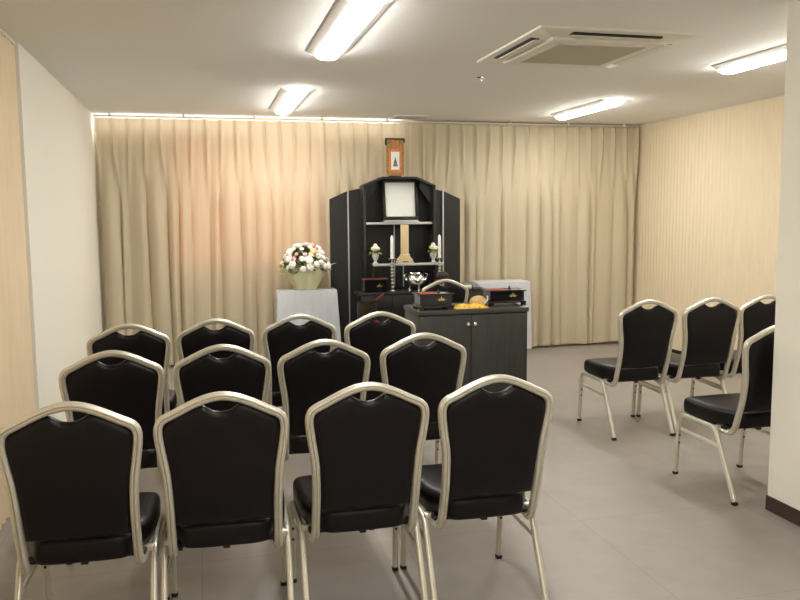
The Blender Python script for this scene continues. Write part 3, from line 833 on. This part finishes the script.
# ------------------------------------------------------------------ cloth covered tables
def cloth_table(label, clabel, x0, x1, y0, y1, z, flare, casters, seed, zb=.05):
    rnd = random.Random(seed)
    t = thing('side_table', label, 'table', ((x0 + x1) / 2, (y0 + y1) / 2, 0), 0, 'small tables under white cloths')
    w, d = (x1 - x0) / 2, (y1 - y0) / 2
    b = BM(); box(b, -w + .015, w - .015, -d + .015, d - .015, z - .03, z - .004, .003); obj('table_top', b, M['dark_wood'], t)
    for sx in (-1, 1):
        for sy in (-1, 1):
            xx, yy = sx * (w - .035), sy * (d - .035)
            b = BM(); box(b, xx - .012, xx + .012, yy - .012, yy + .012, .05, z - .03); L = obj('leg', b, M['silver'], t, smooth=False)
            b = BM()
            sweep(b, [Vector((xx - .011, yy, .026)), Vector((xx + .011, yy, .026))], round_prof(.026, 16), (0, 0, 1)); obj('caster', b, M['black'], L)
    # cloth
    c = BM(); per = []; n1, n2 = 26, 14; rr = .02
    def rect(ww, dd):
        p = []
        for i in range(n1): p.append((-ww + 2 * ww * i / n1, -dd))
        for i in range(n2): p.append((ww, -dd + 2 * dd * i / n2))
        for i in range(n1): p.append((ww - 2 * ww * i / n1, dd))
        for i in range(n2): p.append((-ww, dd - 2 * dd * i / n2))
        return p
    levels = [(0.0, -.012), (.0, 0), (.006, .004)]
    rings = []
    for s, zz in ((.0001, z), (.5, z), (.9, z), (.985, z)):
        rings.append([c.verts.new((px * s, py * s, zz)) for px, py in rect(w, d)])
    ph = [rnd.uniform(0, 6.3) for _ in range(4)]
    for k in range(9):
        f = k / 8; zz = (z - .006) * (1 - f) + zb * f
        ring = []
        base = rect(w, d); m = len(base)
        for i, (px, py) in enumerate(base):
            corner = (abs(px) / w) ** 8 * (abs(py) / d) ** 8
            out = flare * f * (.35 + .65 * corner) + .010 * f * math.sin(i * .75 + ph[0]) + .006 * f * math.sin(i * 1.7 + ph[1])
            L = math.hypot(px / w, py / d)
            dx, dy = (px / w) / L, (py / d) / L
            yy = py + dy * out
            ring.append(c.verts.new((px + dx * out, yy, zz)))
        rings.append(ring)
    for a, e in zip(rings, rings[1:]):
        for i in range(len(a)): c.faces.new((a[i], a[(i + 1) % len(a)], e[(i + 1) % len(a)], e[i]))
    bmesh.ops.remove_doubles(c, verts=c.verts[:], dist=.0005)
    o = obj('table_cloth', c, M['satin'], angle=60); o.location = ((x0 + x1) / 2, (y0 + y1) / 2, 0)
    tag(o, clabel, 'tablecloth', 'white satin table cloths')
cloth_table('small table hidden under the white cloth below the flower arrangement', 'shiny white satin cloth draped over the table under the flowers', .712, 1.296, 7.86, 8.055, .775, .055, True, 2, .03)
cloth_table('small wheeled table under the white cloth right of the altar', 'shiny white satin cloth draped over the table right of the altar', 2.78, 3.385, 7.93, 8.21, .793, .012, True, 4, .07)

# ------------------------------------------------------------------ flower arrangement
fx, fy, fz = 1.000, 7.96, .7755
t = thing('flower_arrangement', 'round bouquet of white and pink flowers in pale green wrapping on the left table', 'flowers', (fx, fy, fz))
b = BM(); nn = 48; rings = []
for k in range(11):
    f = k / 10; ring = []
    for i in range(nn):
        a = 2 * PI * i / nn
        r = .105 + .115 * f ** 1.1 + .010 * f * math.sin(a * 7) + .016 * f * f * math.sin(a * 5 + 1)
        zz = f * (.205 + .035 * math.sin(a * 4 + .4) + .02 * math.sin(a * 9))
        ring.append(b.verts.new((r * math.cos(a), .72 * r * math.sin(a), zz)))
    rings.append(ring)
for a, c in zip(rings, rings[1:]):
    for i in range(nn): b.faces.new((a[i], a[(i + 1) % nn], c[(i + 1) % nn], c[i]))
b.faces.new(rings[0][::-1])
M['wrap'] = mat('pale green wrapping paper', (.70, .70, .42), .55, noise=.08, nscale=12)
obj('wrapping_paper', b, M['wrap'], t, angle=80)
b = BM(); lathe(b, [(.05, .004), (.075, .12), (.11, .17)], n=20); obj('basket', b, M['leaf_pale'], t)
for a in (((-.16, -.03, .20), (-1, -.1, .10), .15, .05), ((-.14, -.07, .17), (-1, -.2, .05), .14, .05), ((.17, -.05, .22), (1, -.1, .35), .14, .045), ((.15, -.06, .18), (1, -.3, .25), .11, .05)):
    b = BM(); leaf_shape(b, *a, droop=.04); obj('wrapping_tip', b, M['wrap'], t)
b = BM(); rnd = random.Random(11)
for k in range(210):
    a = rnd.uniform(0, 2 * PI); e = rnd.uniform(.05, 1.45)
    d = Vector((math.cos(a) * math.cos(e), math.sin(a) * math.cos(e) * .75, math.sin(e)))
    base = Vector((d.x * .17, d.y * .17, .20 + d.z * .18))
    leaf_shape(b, base, d + Vector((rnd.uniform(-.4, .4), rnd.uniform(-.4, .4), rnd.uniform(-.2, .4))), rnd.uniform(.06, .115), .032)
o = obj('foliage', b, [M['leaf'], M['leaf_pale']], t); o['kind'] = 'stuff'
for q in o.data.polygons: q.material_index = (q.index // 12) % 3 == 0
pts = []; rnd = random.Random(23)
tries = 0
while len(pts) < 62 and tries < 4000:
    tries += 1
    a = rnd.uniform(0, 2 * PI); e = math.asin(rnd.uniform(-.02, 1))
    p = Vector((.225 * math.cos(a) * math.cos(e), .175 * math.sin(a) * math.cos(e), .215 + .225 * math.sin(e)))
    if all((p - q).length > .051 for q in pts): pts.append(p)
for p in pts:
    c = rnd.random(); big = rnd.random()
    mm = 'petal_white' if c < .66 else 'petal_pink' if c < .78 else 'petal_yellow' if c < .92 else 'petal_peach'
    r = .021 + .022 * big
    d = (p - Vector((0, 0, .2))).normalized()
    # ruffled rosette: three cups of petals around a bud, facing outward
    s1 = d.cross(Vector((.3, .2, 1))).normalized(); s2 = d.cross(s1)
    b = BM(); cen = b.verts.new(p + d * r * .75); prev = None; nn = 18
    prof = [(.25, .78), (.40, .55), (.55, .72), (.70, .42), (.88, .52), (1.0, .22), (.92, -.15), (.45, -.5)]
    rings = []
    for m_, (rr_, hh) in enumerate(prof):
        wob = .13 if m_ < 7 else 0
        rings.append([b.verts.new(p + (s1 * math.cos(2 * PI * k / nn) + s2 * math.sin(2 * PI * k / nn)) * r * rr_ * (1 + wob * math.sin(k * 2 * PI * 6 / nn + m_ * 1.9)) + d * r * (hh + wob * .7 * math.cos(k * 2 * PI * 5 / nn + m_ * 2.3))) for k in range(nn)])
    for k in range(nn): b.faces.new((cen, rings[0][k], rings[0][(k + 1) % nn]))
    for a_, c_ in zip(rings, rings[1:]):
        for k in range(nn): b.faces.new((a_[k], a_[(k + 1) % nn], c_[(k + 1) % nn], c_[k]))
    b.faces.new(rings[-1])
    obj('flower', b, M[mm], t, smooth=True, angle=80)

# the room was laid out on a slightly large module: bring it to true size against the chairs
K = Vector((.989, .973, .986))
for o in list(C.objects):
    if o.parent is None and o.get('category') != 'chair':
        k = K.copy()
        if o.location.y > 5 and o.location.z < 2 and o.get('category') not in (None, 'curtain', 'curtain rail', 'folding partition'): k.x = .984
        o.location = o.location * k; o.scale = Vector(o.scale) * k

# ------------------------------------------------------------------ camera, world, view
f, yaw, pit, rol, hcam = 795.8, .2445, .1067, -.0085, 1.483
fw = Vector((math.sin(yaw) * math.cos(pit), math.cos(yaw) * math.cos(pit), -math.sin(pit)))
r0 = Vector((math.cos(yaw), -math.sin(yaw), 0)); u0 = r0.cross(fw)
rr = r0 * math.cos(rol) + u0 * math.sin(rol); uu = -r0 * math.sin(rol) + u0 * math.cos(rol)
cd = bpy.data.cameras.new('camera'); cam = bpy.data.objects.new('camera', cd); C.objects.link(cam)
cd.sensor_width = 36; cd.lens = f / 800 * 36; cd.clip_start = .05
Mx = Matrix((rr, uu, -fw)).transposed().to_4x4(); Mx.translation = (0, 0, hcam)
cam.matrix_world = Mx
S.camera = cam
w = bpy.data.worlds.new('world'); S.world = w; w.use_nodes = True
w.node_tree.nodes['Background'].inputs[0].default_value = (.9, .95, 1, 1)
w.node_tree.nodes['Background'].inputs[1].default_value = .3
S.view_settings.view_transform = 'Standard'; S.view_settings.look = 'None'
S.view_settings.gamma = 1; S.view_settings.use_curve_mapping = False
S.view_settings.exposure = 2.42
